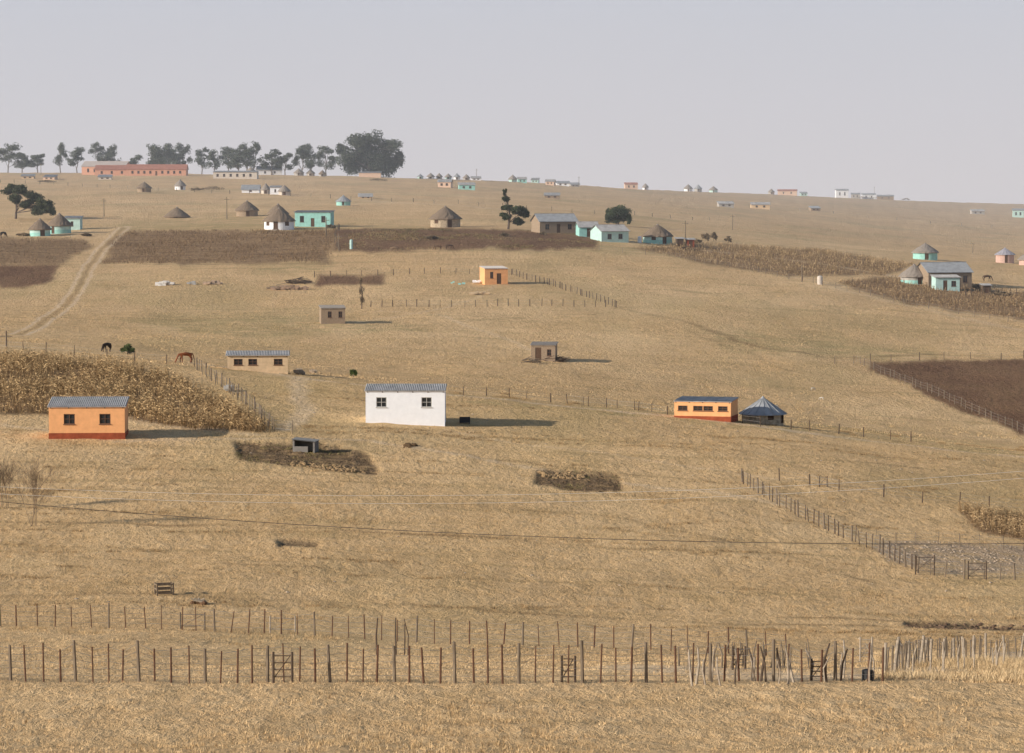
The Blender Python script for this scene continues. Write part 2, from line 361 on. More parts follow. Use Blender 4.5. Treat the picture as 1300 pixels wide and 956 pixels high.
for i in(0,1): wg+=inpoly(cpx,cpy,BARE[i])
tufts('weeds',scatter(wg*(fbm(cx/2.5,cy/3,55,3)>.1),700),5,.06,.2,.05,.1,(.13,.12,.05),(.34,.27,.12))
tufts('weeds',scatter(inpoly(cpx,cpy,PLOW[1])*np.clip(fbm(cx/8,cy/10,56,3),.02,1),2500),4,.1,.35,.14,.3,(.14,.12,.05),(.42,.30,.15))
# ---------------------------------------------------------------- building materials
def paint(n,c,dirt=.35): return mat('paint_'+n,c,var=dirt,scale=1.6,bump=.004,rough=.85)
P_OR=paint('orange',(.86,.44,.20),.16);P_WH=paint('white',(.85,.86,.88),.08);P_TQ=paint('turquoise',(.34,.64,.58),.22);P_ORF=paint('hazed_orange',(.64,.34,.23),.2)  # far school orange muted, distance haze mixed into the colour
P_TAN=paint('tan',(.68,.50,.31),.25);P_RED=paint('oxide_red',(.34,.085,.04));P_PINK=paint('pink',(.62,.42,.35),.25);P_PCH=paint('peach',(.70,.50,.37),.15);P_LTQ=paint('pale_turquoise',(.50,.70,.65),.2)
P_CREAM=paint('cream',(.64,.57,.49),.2);P_GREY=paint('grey_plaster',(.45,.42,.38),.25)
BLK=mat('mud_block',(.37,.275,.19),var=.45,scale=4,bump=.02,stretch=(1,1,3));STW=mat('stone_wall',(.54,.43,.30),var=.6,scale=3.5,bump=.03)
METAL=mat('corrugated_iron',(.46,.44,.42),rough=.8,var=.35,scale=1.2,spec=.2,stretch=(1,.3,1));METB=mat('weathered_iron',(.36,.37,.38),rough=.8,var=.3,scale=1.2,spec=.2)
THT=mat('thatch',(.25,.185,.13),var=.5,scale=7,bump=.03,stretch=(1,1,.4));THG=mat('old_thatch',(.33,.28,.235),var=.45,scale=7,bump=.03)
REDR=mat('red_roof',(.46,.20,.14),var=.25,scale=1);GLS=mat('window_glass',(.03,.035,.04),rough=.2,var=.2,scale=2,spec=.5);FRM=mat('window_frame',(.16,.09,.06),var=.2);FRW=mat('white_frame',(.5,.48,.45),var=.15)
DOOR=mat('door_brown',(.12,.07,.045),var=.3,scale=4);WOOD=mat('weathered_wood',(.24,.185,.13),var=.5,scale=6,stretch=(1,1,.3));DWOOD=mat('dark_post',(.12,.085,.06),var=.4,scale=6);LWOOD=mat('pale_post',(.44,.36,.27),var=.45,scale=6);RUST=mat('rusty_steel',(.14,.07,.042),var=.4,scale=8);PIT=mat('dark_pit',(.03,.025,.02))
WIRE=mat('galvanised_wire',(.30,.28,.26),rough=.5);CONC=mat('concrete_block',(.47,.45,.42),var=.3,scale=4,bump=.01)
def house(name,pl,pr,top,base,wallm,roofm=METAL,depth=4.5,yaw=0,kind='mono',rise=.5,wins=(),doors=(),plinth=None,over=.3,zt=.5,frame=FRM,rows=(.32,.74)):
    c=(pl+pr)/2;p=place(c,base);m=p.y/F;Wt=(pr-pl)*m;H=(base-top)*m
    yaw=math.radians(yaw);W=(Wt-abs(math.sin(yaw))*depth-2*over*.8)/math.cos(yaw)
    W=max(W,1.5);Hf=H-(rise if kind!='flat' else .12)
    R=root(name,p,yaw)
    off=-math.sin(yaw)*depth/2
    R.location.x+=off if yaw else 0
    x0,x1=-W/2,W/2;Hb=Hf+(rise if kind=='mono' else 0);lo=-1.6;ww=.95 if W>4.5 else .6
    ops=[]
    for f in wins: cxx=x0+f*W;ops.append((cxx-ww/2,cxx+ww/2,Hf*rows[0],Hf*rows[1],'w'))
    for f in doors: cxx=x0+f*W;ops.append((cxx-.42,cxx+.42,.05,min(2.0,Hf*.85),'d'))
    def panel(mb,z0,z1,y):
        xs=sorted({x0,x1,*[o[0] for o in ops],*[o[1] for o in ops]});zs=sorted({z0,z1,*[z for o in ops for z in o[2:4] if z0<z<z1]})
        for a,b in zip(xs[:-1],xs[1:]):
            for d,e in zip(zs[:-1],zs[1:]):
                mx,mz=(a+b)/2,(d+e)/2
                if any(o[0]<mx<o[1] and o[2]<mz<o[3] for o in ops):continue
                mb.quad((a,y,d),(b,y,d),(b,y,e),(a,y,e))
    w=MB();panel(w,lo,Hf,0)
    for o in ops:
        a,b,d,e=o[:4];t=.14
        w.quad((a,0,d),(a,t,d),(a,t,e),(a,0,e));w.quad((b,t,d),(b,0,d),(b,0,e),(b,t,e));w.quad((a,0,e),(a,t,e),(b,t,e),(b,0,e));w.quad((a,t,d),(a,0,d),(b,0,d),(b,t,d))
    D=depth
    if kind=='gable':
        for x in(x0,x1): w.quad((x,0,lo),(x,D,lo),(x,D,Hf),(x,D/2,Hf+rise-.06),(x,0,Hf))
    else:
        for x in(x0,x1): w.quad((x,0,lo),(x,D,lo),(x,D,Hb),(x,0,Hf))
    w.quad((x0,D,lo),(x1,D,lo),(x1,D,Hb),(x0,D,Hb))
    w.obj('walls',wallm,R)
    g=MB();fr=MB();dr=MB()
    for o in ops:
        a,b,d,e,k=o
        if k=='w':
            g.quad((a,.10,d),(b,.10,d),(b,.10,e),(a,.10,e));t=.06
            fr.box(a,b,.02,.08,d,d+t);fr.box(a,b,.02,.08,e-t,e);fr.box(a,a+t,.022,.078,d+t,e-t);fr.box(b-t,b,.022,.078,d+t,e-t)
            mx=(a+b)/2;fr.box(mx-.025,mx+.025,.03,.075,d+t,e-t);fr.box(a+t,mx-.025,.032,.073,(d+e)/2-.02,(d+e)/2+.02);fr.box(mx+.025,b-t,.032,.073,(d+e)/2-.02,(d+e)/2+.02)
            fr.box(a-.06,b+.06,-.06,-.002,d-.07,d-.005)
        else:
            dr.box(a,b,.06,.11,d,e)
            for kz in(.3,.65): dr.box(a+.12,b-.12,.045,.058,d+(e-d)*kz-.2,d+(e-d)*kz+.2)
    if g.f:g.obj('window_panes',GLS,R);fr.obj('window_frames',frame,R)
    if dr.f:dr.obj('door',DOOR,R)
    if plinth:
        b=MB()
        segs=[x0-.03]+[v for o in sorted(ops) if o[4]=='d' for v in o[:2]]+[x1+.03]
        for a,e in zip(segs[::2],segs[1::2]): b.box(a,e,-.03,-.003,lo,zt)
        b.box(x0-.03,x0-.003,0,D+.03,lo,zt);b.box(x1+.003,x1+.03,0,D+.03,lo,zt);b.obj('plinth',plinth,R)
    r=MB();nx=int(max(8,min(70,W/.16)));ov=over
    def sheet(ya,za,yb,zb):
        for t,flip in((0,0),(-.05,1)):
            pr=None
            for i in range(nx*2+1):
                x=x0-ov+(W+2*ov)*i/(nx*2);dz=.022*(1 if i%2 else -1)+t
                cur=((x,ya,za+dz),(x,yb,zb+dz))
                if pr:r.quad(pr[0],cur[0],cur[1],pr[1])
                pr=cur
        r.box(x0-ov,x1+ov,ya-.02,ya+.02,za-.10,za-.03)
    if kind=='gable':
        s=rise/(D/2);sheet(-ov,Hf-ov*s+.06,D/2,Hf+rise+.06);sheet(D+ov,Hf-ov*s+.06,D/2,Hf+rise+.06)
        r.cyl((x0-ov,D/2,Hf+rise+.08),(x1+ov,D/2,Hf+rise+.08),.07,.07,6)
    elif kind=='mono':
        s=rise/D;sheet(-ov,Hf-ov*s+.09,D+ov,Hb+ov*s+.09)
    else:
        sheet(-ov,Hf+.1,D+ov,Hf+.1)
    r.obj('roof',roofm,R)
    if kind!='gable':
        b=MB();k=max(3,int(W/1.1))
        for i in range(k):
            x=x0+.15+(W-.3)*i/(k-1);b.box(x-.04,x+.04,-ov+.05,-.002,Hf-.12,Hf-.02)
        b.obj('rafter_ends',DWOOD,R)
    return R
def rondavel(name,pl,pr,top,base,wallm,roofm=THT,band=None,door=(0,),win=(),wallf=.45,eave=.35,metal=False,yaw=0):
    c=(pl+pr)/2;p=place(c,base);m=p.y/F;Rr=(pr-pl)*m/2;r=Rr-eave;H=(base-top)*m;Hw=H*wallf;R=root(name,(p.x,p.y+r,p.z),math.radians(yaw))
    n=40;w=MB();lo=-1.8
    dops=[(a,.05,min(1.9,Hw*.92),.42) for a in door];wops=[(a,Hw*.42,Hw*.82,.38) for a in win]
    zs=sorted({lo,Hw,*[z for o in dops+wops for z in o[1:3]]})
    bz=Hw*.5
    def pt(i,z,rr): t=2*math.pi*i/n-math.pi/2;return(rr*math.cos(t),rr*math.sin(t),z)
    for i in range(n):
        am=360*(i+.5)/n
        for d,e in zip(zs[:-1],zs[1:]):
            if any(abs((am-o[0]+180)%360-180)<math.degrees(o[3]/r)+1 and o[1]<(d+e)/2<o[2] for o in dops+wops):continue
            w.quad(pt(i,d,r),pt(i+1,d,r),pt(i+1,e,r),pt(i,e,r))
    w.obj('wall',wallm,R,True)
    if band:
        b=MB()
        for i in range(n):
            am=360*(i+.5)/n
            if any(abs((am-o[0]+180)%360-180)<math.degrees(o[3]/r)+1 for o in dops):continue
            b.quad(pt(i,lo,r+.02),pt(i+1,lo,r+.02),pt(i+1,bz*.9,r+.02),pt(i,bz*.9,r+.02));b.quad(pt(i,bz*.9,r+.02),pt(i+1,bz*.9,r+.02),pt(i+1,bz*.9,r),pt(i,bz*.9,r))
        b.obj('painted_band',band,R,True)
    b=MB()
    for i in range(n): b.quad(pt(i,-.2,r-.12),pt(i+1,-.2,r-.12),pt(i+1,Hw,r-.12),pt(i,Hw,r-.12))
    b.obj('door_and_window_panels',DOOR,R)
    rf=MB();nn=16 if metal else 40;K=1 if metal else 7;rings=[]
    for k in range(K+1):
        f=k/K;rr=Rr*(1-f)+.02;z=Hw-eave*.45+(H-Hw+eave*.45)*(f if metal else f+.05*math.sin(f*math.pi))
        ring=[]
        for i in range(nn):
            t=2*math.pi*i/nn;j=0 if metal else random.uniform(-.05,.05);q=rr*(1+j*(.6 if k<K else 0));ring.append((q*math.cos(t),q*math.sin(t),z+(0 if metal else random.uniform(-.04,.04))))
        rings.append(ring)
    th=.05 if metal else .2
    for i in range(nn):
        j=(i+1)%nn
        for k in range(K): rf.quad(rings[k][i],rings[k][j],rings[k+1][j],rings[k+1][i])
        a,bb=rings[0][i],rings[0][j];a2=(a[0],a[1],a[2]-th);b2=(bb[0],bb[1],bb[2]-th)
        rf.quad(a2,b2,bb,a);rf.quad(a2,(0,0,Hw+.2),b2)
    rf.obj('roof',roofm,R)
    cp=MB()
    if metal:
        cp.cyl((0,0,H-.12),(0,0,H+.12),.25,.05,8)
        for i in range(nn):
            a=Vector(rings[0][i]);cp.cyl(a+Vector((0,0,.03)),Vector((0,0,H+.02)),.03,.03,4)
        cp.obj('ridge_caps',roofm,R)
    else:
        cp.cyl((0,0,H-.32),(0,0,H+.12),.42,.10,9);cp.obj('roof_cap',THG,R)
    return R
# ---- nearer houses
house('orange_house',61,163,509,557,P_OR,METAL,4.2,3,wins=(.27,.74),plinth=P_RED,rise=.5,rows=(.46,.78),over=.12)
house('white_house',463,566,492,539,P_WH,METAL,4.2,0,wins=(.2,.77),rise=.32,rows=(.52,.82),over=.1,frame=FRW)
house('tan_house',287,371,449,472,P_TAN,METAL,4.5,4,wins=(.18,.42,.84),rise=.2,over=.2,rows=(.42,.8))
house('mud_block_house',407,443,389,411,BLK,mat('tan_iron',(.42,.36,.30)),3.5,8,wins=(.36,.8),rise=.3,over=.12,rows=(.4,.8))
house('orange_house',615,652,339,361,P_OR,mat('pale_iron',(.60,.55,.50),rough=.6),4,14,wins=(.3,),doors=(.62,),rise=.3,over=.1,rows=(.4,.8))
house('mud_hut',670,706,436,458,BLK,mat('tan_iron',(.42,.36,.30)),3.2,-6,doors=(.3,),wins=(.75,),rise=.25,over=.15)
house('orange_house',843,928,508,532,P_OR,METAL,4,-14,wins=(.15,.42,.6,.86),rise=.15,over=.08,rows=(.48,.76),plinth=P_RED,zt=.28)
rondavel('stone_rondavel',940,1001,506,539,STW,METB,win=(20,),door=(70,),wallf=.42,eave=.3,metal=True)
# ---- village row
rondavel('thatched_rondavel',34,64,278,300,P_LTQ,THT,band=P_TQ,door=(20,))
rondavel('thatched_rondavel',57,90,271,297,P_LTQ,THT,band=P_TQ,door=(-25,))
house('turquoise_house',80,103,275,292,P_LTQ,METAL,4,0,wins=(.5,),rise=.4)
rondavel('thatched_rondavel',206,240,263,277,BLK,THT,wallf=.2)
rondavel('mud_rondavel',297,328,255,275,BLK,THT,door=(10,))
rondavel('thatched_rondavel',338,366,259,280,BLK,THT)
rondavel('thatched_rondavel',332,374,264,292,P_WH,THT,door=(-10,),win=(35,-45))
house('turquoise_house',370,421,268,288,P_TQ,METAL,5,-6,wins=(.2,.8),doors=(.5,),rise=.25)
rondavel('stone_rondavel',544,586,262,289,STW,THT,door=(15,),win=(-35,))
house('stone_barn',684,745,272,296,BLK,METB,6,18,kind='gable',rise=1.5,doors=(.5,),wins=(.2,.8))
house('turquoise_house',734,765,282,301,P_TQ,METAL,4,10,kind='gable',rise=1.0,doors=(.5,))
house('turquoise_house',762,813,286,308,P_LTQ,METAL,6,22,kind='gable',rise=1.2,wins=(.3,.7))
rondavel('turquoise_rondavel',815,856,285,310,P_LTQ,THT,band=P_TQ,door=(30,),win=(-20,))
house('wooden_shed',858,870,302,313,DWOOD,METAL,2,5,rise=.2,doors=(.5,));house('brick_outhouse',871,884,303,314,P_RED,METAL,2,5,rise=.2,doors=(.5,))
rondavel('turquoise_rondavel',1143,1182,336,361,P_GREY,THG,band=P_TQ,door=(15,))
house('stone_farmhouse',1176,1249,334,365,BLK,METB,7,16,kind='gable',rise=1.7,wins=(.3,.55,.85),doors=(.7,))
house('turquoise_outbuilding',1186,1223,350,369,P_LTQ,METAL,3,8,rise=.35,doors=(.4,),wins=(.75,))
house('wooden_shed',1249,1258,361,372,DWOOD,METAL,2,5,rise=.2,doors=(.5,))
rondavel('thatched_rondavel',1159,1194,309,330,P_TQ,THG,wallf=.5)
rondavel('pink_rondavel',1264,1291,315,334,P_PINK,mat('lilac_roof',(.42,.40,.43)),wallf=.6,metal=True)
rondavel('pink_rondavel',1294,1325,318,337,P_PINK,THG)
# ---- far village
PALE=mat('pale_roof',(.55,.47,.42))
house('school_building',97,160,205,222,P_ORF,PALE,9,-12,kind='gable',rise=2.2,wins=(.15,.3,.45,.6,.75,.9))
house('school_building',120,164,210,223,P_ORF,REDR,8,0,kind='gable',rise=1.8,wins=(.2,.5,.8))
house('school_building',160,237,209,223,P_ORF,REDR,8,0,kind='gable',rise=2,wins=(.1,.2,.3,.4,.6,.7,.8,.9),doors=(.5,))
house('white_farmhouse',270,327,217,227,P_CREAM,METAL,8,0,wins=(.1,.25,.4,.55,.7,.85))
house('white_farmhouse',327,362,211,222,P_WH,METB,8,10,kind='gable',rise=1.8,wins=(.3,.7));rondavel('thatched_rondavel',310,326,212,224,P_WH,THG)
rondavel('mud_rondavel',172,192,231,244,BLK,THT);rondavel('thatched_rondavel',220,236,228,241,P_WH,THG,door=(20,))
house('white_house',306,330,235,245,P_WH,METB,5,0,kind='gable',rise=1.5,wins=(.5,));rondavel('thatched_rondavel',330,344,233,246,P_CREAM,THG);house('white_house',342,357,236,247,P_WH,METAL,5,0,wins=(.5,));rondavel('thatched_rondavel',352,369,235,248,P_CREAM,THG)
rondavel('turquoise_rondavel',425,446,248,261,P_TQ,METB,metal=True);rondavel('thatched_rondavel',372,386,214,223,P_GREY,THG);rondavel('thatched_rondavel',388,400,215,223,P_CREAM,THG)
house('long_house',455,484,218,225,P_PCH,METB,6,0);rondavel('thatched_rondavel',404,414,216,224,P_GREY,THT)
for k,(a,b,t,s) in enumerate([(529,538,220,226),(541,552,219,226),(553,562,219,226),(564,574,220,227),(575,585,220,228),(587,597,221,228),(645,657,222,231),(868,880,233,242),(881,892,234,243),(900,912,235,243),(815,824,231,239),(975,984,239,246)]):
    rondavel('thatched_rondavel' if k%3 else 'turquoise_rondavel',a,b,t,s,[P_LTQ,P_WH,P_GREY][k%3],[THG,METB][k%4==0],metal=(k%4==0),eave=.4)
for a,b,t,s,wm,rm in [(553,573,228,238,P_PCH,METAL),(582,605,232,241,P_TQ,METAL),(598,612,224,229,P_WH,METAL),(657,670,225,232,P_TQ,METAL),(672,684,226,232,P_LTQ,METAL),(690,704,228,235,P_PCH,METAL),(706,724,230,236,P_WH,METB),(690,711,245,252,BLK,METAL),(793,811,230,238,P_PCH,REDR),(724,738,232,237,P_GREY,METB),
        (912,934,256,263,P_GREY,METAL),(953,978,257,265,P_TAN,METAL),(1029,1044,262,268,BLK,METB),(986,1012,240,247,P_PCH,REDR),(1061,1078,239,250,P_WH,METB),(1079,1092,243,250,P_GREY,METB),(1094,1112,244,251,P_WH,METB),(1113,1135,246,252,BLK,METB),(1233,1251,266,272,P_GREY,METAL),(1284,1300,265,276,P_LTQ,METB),(1016,1026,242,247,P_LTQ,METB),(26,44,221,227,P_TAN,METAL),(52,70,222,228,P_PCH,METAL),(124,143,222,228,P_CREAM,METB),(455,475,246,252,P_TAN,METAL)]:
    house('small_house',a,b,t,s,wm,rm,5,random.uniform(-8,8),kind='gable' if random.random()<.5 else 'mono',rise=.9,wins=(.3,.7))
# ---------------------------------------------------------------- fences
def fence(name,pts,sp,h,r,pm,wires=3,thick=0,jit=.05,lean=.04,tm=None):
    W=[place(*p) for p in pts];R=root(name,W[0]);o=W[0];a=MB();b=MB();wr=MB();prev=None;k=0
    for p,q in zip(W[:-1],W[1:]):
        L_=math.hypot(q.x-p.x,q.y-p.y);n=max(1,int(L_/sp))
        for i in range(n+(q is W[-1])):
            f=i/n;x=p.x+(q.x-p.x)*f+random.uniform(-jit,jit);y=p.y+(q.y-p.y)*f+random.uniform(-jit,jit)*2;z=zat(x,y)
            big=thick and k%thick==0;hh=h*random.uniform(.88,1.08)*(1.08 if big else 1);rr=r*(1.8 if big else random.uniform(.7,1.25))
            l=Vector((x-o.x,y-o.y,z-o.z));t=l+Vector((random.gauss(0,lean)*hh,random.gauss(0,lean)*hh,hh))
            (b if big else a).cyl(l-Vector((0,0,.3)),t,rr,rr*.85,6)
            if prev:
                for w in range(wires):
                    g=(w+1)/(wires+.4);wr.cyl(prev[0].lerp(prev[1],g),l.lerp(t,g),.008,.008,3,False)
            prev=(l,t);k+=1
    a.obj('posts',pm,R)
    if b.f:b.obj('strainer_posts',tm or WOOD,R)
    if wr.f:wr.obj('wires',WIRE,R)
    return R
fence('wire_fence',[(-150,866),(300,867),(700,867),(880,866),(1120,865)],.56,1.32,.037,RUST,5,4,.06,.03)
fence('wire_fence',[(-150,793),(0,795),(230,800),(420,808),(640,818),(850,827),(1000,833)],.95,1.22,.034,RUST,4,6,.08,.05)
fence('wire_fence',[(1120,858),(1180,843),(1240,838),(1300,835),(1450,832)],.75,1.15,.038,WOOD,3,5,.12,.09,LWOOD)
fence('wire_fence',[(941,612),(985,640),(1040,668),(1100,695),(1165,727)],1.15,1.15,.046,DWOOD,4,5,.1,.04)
fence('wire_fence',[(1165,728),(1200,733),(1250,735),(1330,738)],.9,1.15,.040,WOOD,4,3,.1,.05)
fence('wire_fence',[(1110,690),(1190,692),(1300,700),(1400,706)],1.3,1.0,.032,WOOD,3,0,.1,.05)
fence('wire_fence',[(990,612),(1060,622),(1170,637),(1300,651),(1400,660)],2.6,1.0,.055,DWOOD,3,0,.4,.05)
fence('wire_fence',[(250,470),(285,494),(322,524),(348,548),(370,551)],1.4,1.3,.05,WOOD,3,4,.1,.06,WOOD)
fence('wire_fence',[(-60,440),(60,448),(250,466)],3.5,1.1,.06,DWOOD,2,0,.3)
fence('wire_fence',[(560,500),(720,512),(850,527),(1000,545),(1160,561)],2.6,1.0,.055,DWOOD,2,0,.5,.06)
fence('wire_fence',[(1085,460),(1150,487),(1220,516),(1300,550),(1400,590)],2.6,1.2,.06,WOOD,3,0,.2)
fence('wire_fence',[(1060,462),(1130,458),(1200,457),(1300,455)],5,1.2,.06,DWOOD,2,0,.4)
fence('wire_fence',[(470,390),(560,390),(660,389),(782,390)],1.9,1.2,.075,DWOOD,2,0,.2)
fence('wire_fence',[(650,349),(690,360),(740,376),(782,390)],1.9,1.2,.075,DWOOD,2,0,.2)
fence('wire_fence',[(400,352),(480,350),(560,347),(650,348)],2.6,1.1,.07,DWOOD,2,0,.2)
fence('wire_fence',[(760,318),(850,326),(960,345),(1060,366),(1180,392),(1300,412)],4,1.1,.07,WOOD,2,0,.4)
fence('wire_fence',[(430,319),(424,300),(430,291)],4,1.2,.07,DWOOD,2,0,.4)
fence('wire_fence',[(1225,376),(1262,374),(1300,378)],1.6,1.5,.07,DWOOD,2,0,.2)
fence('wire_fence',[(0,232),(200,242),(420,252),(700,268),(900,280)],12,1.3,.1,DWOOD,1,0,.6)
fence('wire_fence',[(930,262),(1100,276),(1300,292)],14,1.4,.1,DWOOD,1,0,.6)
def stakes(name,pts,n,h0,h1,r,lean,m):
    W=[place(*p) for p in pts];R=root(name,W[0]);b=MB();o=W[0]
    for i in range(n):
        f=random.random()*(len(W)-1);k=int(f);f-=k;x=W[k].x*(1-f)+W[k+1].x*f+random.gauss(0,.1);y=W[k].y*(1-f)+W[k+1].y*f+random.gauss(0,.8);l=Vector((x,y,zat(x,y)))-o;h=random.uniform(h0,h1)
        mid=l+Vector((random.gauss(0,lean)*h*.5,random.gauss(0,.1),h*.55));t=mid+Vector((random.gauss(0,lean)*h*.5,random.gauss(0,.1),h*.45))
        rr=r*random.uniform(.6,1.2);b.cyl(l-Vector((0,0,.2)),mid,rr,rr*.9,6);b.cyl(mid,t,rr*.9,rr*.65,6)
    b.obj('stakes',m,R);return R
stakes('stake_fence',[(870,867),(1000,867),(1120,864)],18,.8,1.4,.045,.22,LWOOD)
stakes('stake_fence',[(870,867),(1000,867),(1120,864)],8,.8,1.4,.042,.22,DWOOD)
stakes('stake_fence',[(850,846),(960,848),(1100,850)],24,.7,1.2,.035,.12,WOOD)
stakes('stake_fence',[(1140,862),(1220,850),(1300,846)],12,.8,1.3,.04,.15,LWOOD)
stakes('leaning_poles',[(455,832),(520,832)],4,1.4,1.8,.04,.16,DWOOD)
def gate(name,pl,pr,top,base,m=DWOOD,rails=4):
    p=place((pl+pr)/2,base);k=p.y/F;W=(pr-pl)*k;H=(base-top)*k;R=root(name,p);b=MB()
    for x in(-W/2,W/2): b.cyl((x,0,-.3),(x,0,H),.05,.045,7)
    b.obj('gate_posts',m,R);b=MB()
    for i in range(rails): z=H*(.2+.68*i/(rails-1));b.cyl((-W/2+.05,0,z),(W/2-.05,0,z),.022,.022,5)
    b.cyl((-W/2+.06,.03,H*.2),(W/2-.06,.03,H*.88),.018,.018,5);b.obj('gate_rails',m,R)
gate('field_gate',347,371,827,867);gate('field_gate',713,730,832,866);gate('field_gate',1030,1048,836,864);gate('field_gate',930,946,820,850)
gate('field_gate',229,260,777,799,WOOD,2);gate('field_gate',343,375,782,803,LWOOD,2);gate('field_gate',1092,1107,808,840,LWOOD,5)
gate('field_gate',1162,1186,704,730,DWOOD,3);gate('field_gate',1229,1252,712,736,DWOOD,3);gate('field_gate',1040,1050,604,618,DWOOD,2)
# ---------------------------------------------------------------- power lines
def line(name,triples,y,pxl,pxr,r,m,polehm):
    R=root(name,(0,0,0));b=MB();ends=[]
    for tr in triples:
        c=np.polyfit([t[0] for t in tr],[t[1] for t in tr],2);pr=None
        for i in range(61):
            px=pxl+(pxr-pxl)*i/60;u,v=sight(px,np.polyval(c,px));q=Vector((u*y,y,-v*y))
            if pr is not None:b.cyl(pr,q,r,r,4,False)
            if i in(0,60):ends.append(q)
            pr=q
    b.obj('cables',m,R);pb=MB()
    for side in(0,1):
        E=ends[side::2];x=sum(e.x for e in E)/len(E);zt=max(e.z for e in E)+.3;g=zat(x,y);pb.cyl((x,y+.2,g-.5),(x,y+.2,zt),.14,.09,10)
        for e in E: pb.cyl((x-.5,y+.08,e.z),(x+.5,y+.08,e.z),.04,.04,5)
    pb.obj('poles',DWOOD,R)
line('telephone_line',[[(0,637),(650,680),(1300,690)]],118,-420,1720,.014,mat('black_cable',(.05,.045,.04)),0)
line('power_line',[[(0,618),(650,628),(1300,598)],[(0,627),(650,638),(1300,607)]],140,-420,1720,.010,mat('aluminium_cable',(.55,.51,.45),rough=.6),0)
def pole(px,top,base):
    p=place(px,base);h=(base-top)*p.y/F;R=root('utility_pole',p);b=MB();b.cyl((0,0,-.5),(0,0,h),.13,.09,8);b.box(-.7,.7,-.05,.05,h-.7,h-.58);b.obj('pole_and_crossarm',WOOD,R)
for a in [(132,252,276),(288,250,278),(414,276,300),(430,296,319),(735,224,238),(930,272,292),(1018,336,358),(1235,306,322),(870,280,306),(605,214,228),(1110,234,250),(8,420,440),(52,207,222)]: pole(*a)
# ---------------------------------------------------------------- trees
leafM=attr_mat('foliage')
BARK=mat('bark',(.17,.13,.10),var=.4,scale=3)
def tree(name,px,base,top,clumps,n,ls,cA=(.035,.05,.028),cB=(.085,.105,.05),trunk=.35,lean=0,bark=BARK):
    p=place(px,base);m=p.y/F;R=root(name,p);H=(base-top)*m;b=MB()
    r0=trunk;tt_=Vector((lean*m,0,H*.8));seg=5;pr=Vector((0,0,-.5));P=[pr]
    for i in range(1,seg+1):
        f=i/seg;q=Vector((tt_.x*f+random.gauss(0,.02)*H,random.gauss(0,.02)*H,tt_.z*f));b.cyl(pr,q,r0*(1-.8*(f-1/seg)),r0*(1-.8*f),8);pr=q;P.append(q)
    V=[];C=[]
    for (dx,hz,rx,rz) in clumps:
        cc=Vector((dx*m,random.uniform(-.5,.5)*rx*m,hz*m));s=P[min(len(P)-1,max(1,int((cc.z*.55/H/.8)*seg)))]
        mid=s.lerp(cc,.5)+Vector((0,0,.1*H*random.random()));b.cyl(s,mid,r0*.4,r0*.25,6);b.cyl(mid,cc,r0*.25,r0*.1,5)
        for _ in range(4):
            e=cc+Vector((random.gauss(0,.4)*rx*m,random.gauss(0,.4)*rx*m,random.gauss(0,.4)*rz*m));b.cyl(mid,e,r0*.14,r0*.04,4)
        ns=10;k=int(n*rx*rz/sum(c[2]*c[3] for c in clumps))
        for _ in range(ns):
            d=rng.normal(0,1,3);d/=np.linalg.norm(d);o=d*rng.uniform(.15,.75);sc=rng.uniform(.3,.5);kk=max(6,k//ns)
            g=rng.normal(0,1,(kk,3));g=g/np.linalg.norm(g,axis=1)[:,None]*(rng.random((kk,1))**.4)*sc*1.05+rng.normal(0,.05,(kk,3))+o;g=g*np.array([rx*m,rx*m,rz*m])+np.array(cc)
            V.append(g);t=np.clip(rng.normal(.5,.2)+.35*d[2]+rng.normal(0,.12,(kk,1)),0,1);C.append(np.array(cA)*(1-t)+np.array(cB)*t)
    b.obj('trunk_and_limbs',bark,R,True)
    G=np.concatenate(V);C=np.concatenate(C);k=len(G)
    a=rng.normal(0,1,(k,3));a/=np.linalg.norm(a,axis=1)[:,None];c=np.cross(a,rng.normal(0,1,(k,3)));c/=np.linalg.norm(c,axis=1)[:,None]
    s=(ls*rng.uniform(.6,1.3,(k,1)));Q=np.stack([G-a*s,G-c*s*.5,G+a*s,G+c*s*.5],1).reshape(-1,3)
    npmesh('foliage',Q,np.arange(4*k).reshape(-1,4),leafM,np.repeat(C,4,0),parent=R)
    return R
hz=dict(cA=(.075,.09,.07),cB=(.13,.15,.115))  # ridge tree leaves lightened: haze put into the foliage colour
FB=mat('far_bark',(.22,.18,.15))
def gum(px,base,top,w,n=1500,dens=5,**k):
    H=base-top;cl=[]
    for i in range(dens):
        f=(i+.5)/dens;cl.append((random.uniform(-.5,.5)*w*.75*(1-.4*f),H*(.30+.60*f),w*random.uniform(.24,.38),H*random.uniform(.13,.19)))
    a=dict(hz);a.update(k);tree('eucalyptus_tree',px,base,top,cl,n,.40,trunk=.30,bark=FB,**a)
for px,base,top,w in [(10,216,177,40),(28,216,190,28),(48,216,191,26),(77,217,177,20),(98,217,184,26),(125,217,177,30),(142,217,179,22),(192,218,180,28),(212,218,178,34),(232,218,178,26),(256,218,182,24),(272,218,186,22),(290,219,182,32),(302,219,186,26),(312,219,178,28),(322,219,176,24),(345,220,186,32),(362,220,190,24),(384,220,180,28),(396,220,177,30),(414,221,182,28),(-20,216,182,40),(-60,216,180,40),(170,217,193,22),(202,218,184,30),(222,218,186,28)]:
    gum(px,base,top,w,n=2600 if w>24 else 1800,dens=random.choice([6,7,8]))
tree('large_dense_tree',468,222,163,[(-28,20,22,19),(-10,20,24,20),(12,18,26,20),(30,17,20,17),(-14,42,20,15),(6,47,20,13),(24,38,20,15),(-34,36,12,10),(38,26,12,12),(0,30,28,18)],24000,.5,cA=(.04,.052,.04),cB=(.10,.12,.085),trunk=.7,bark=FB)
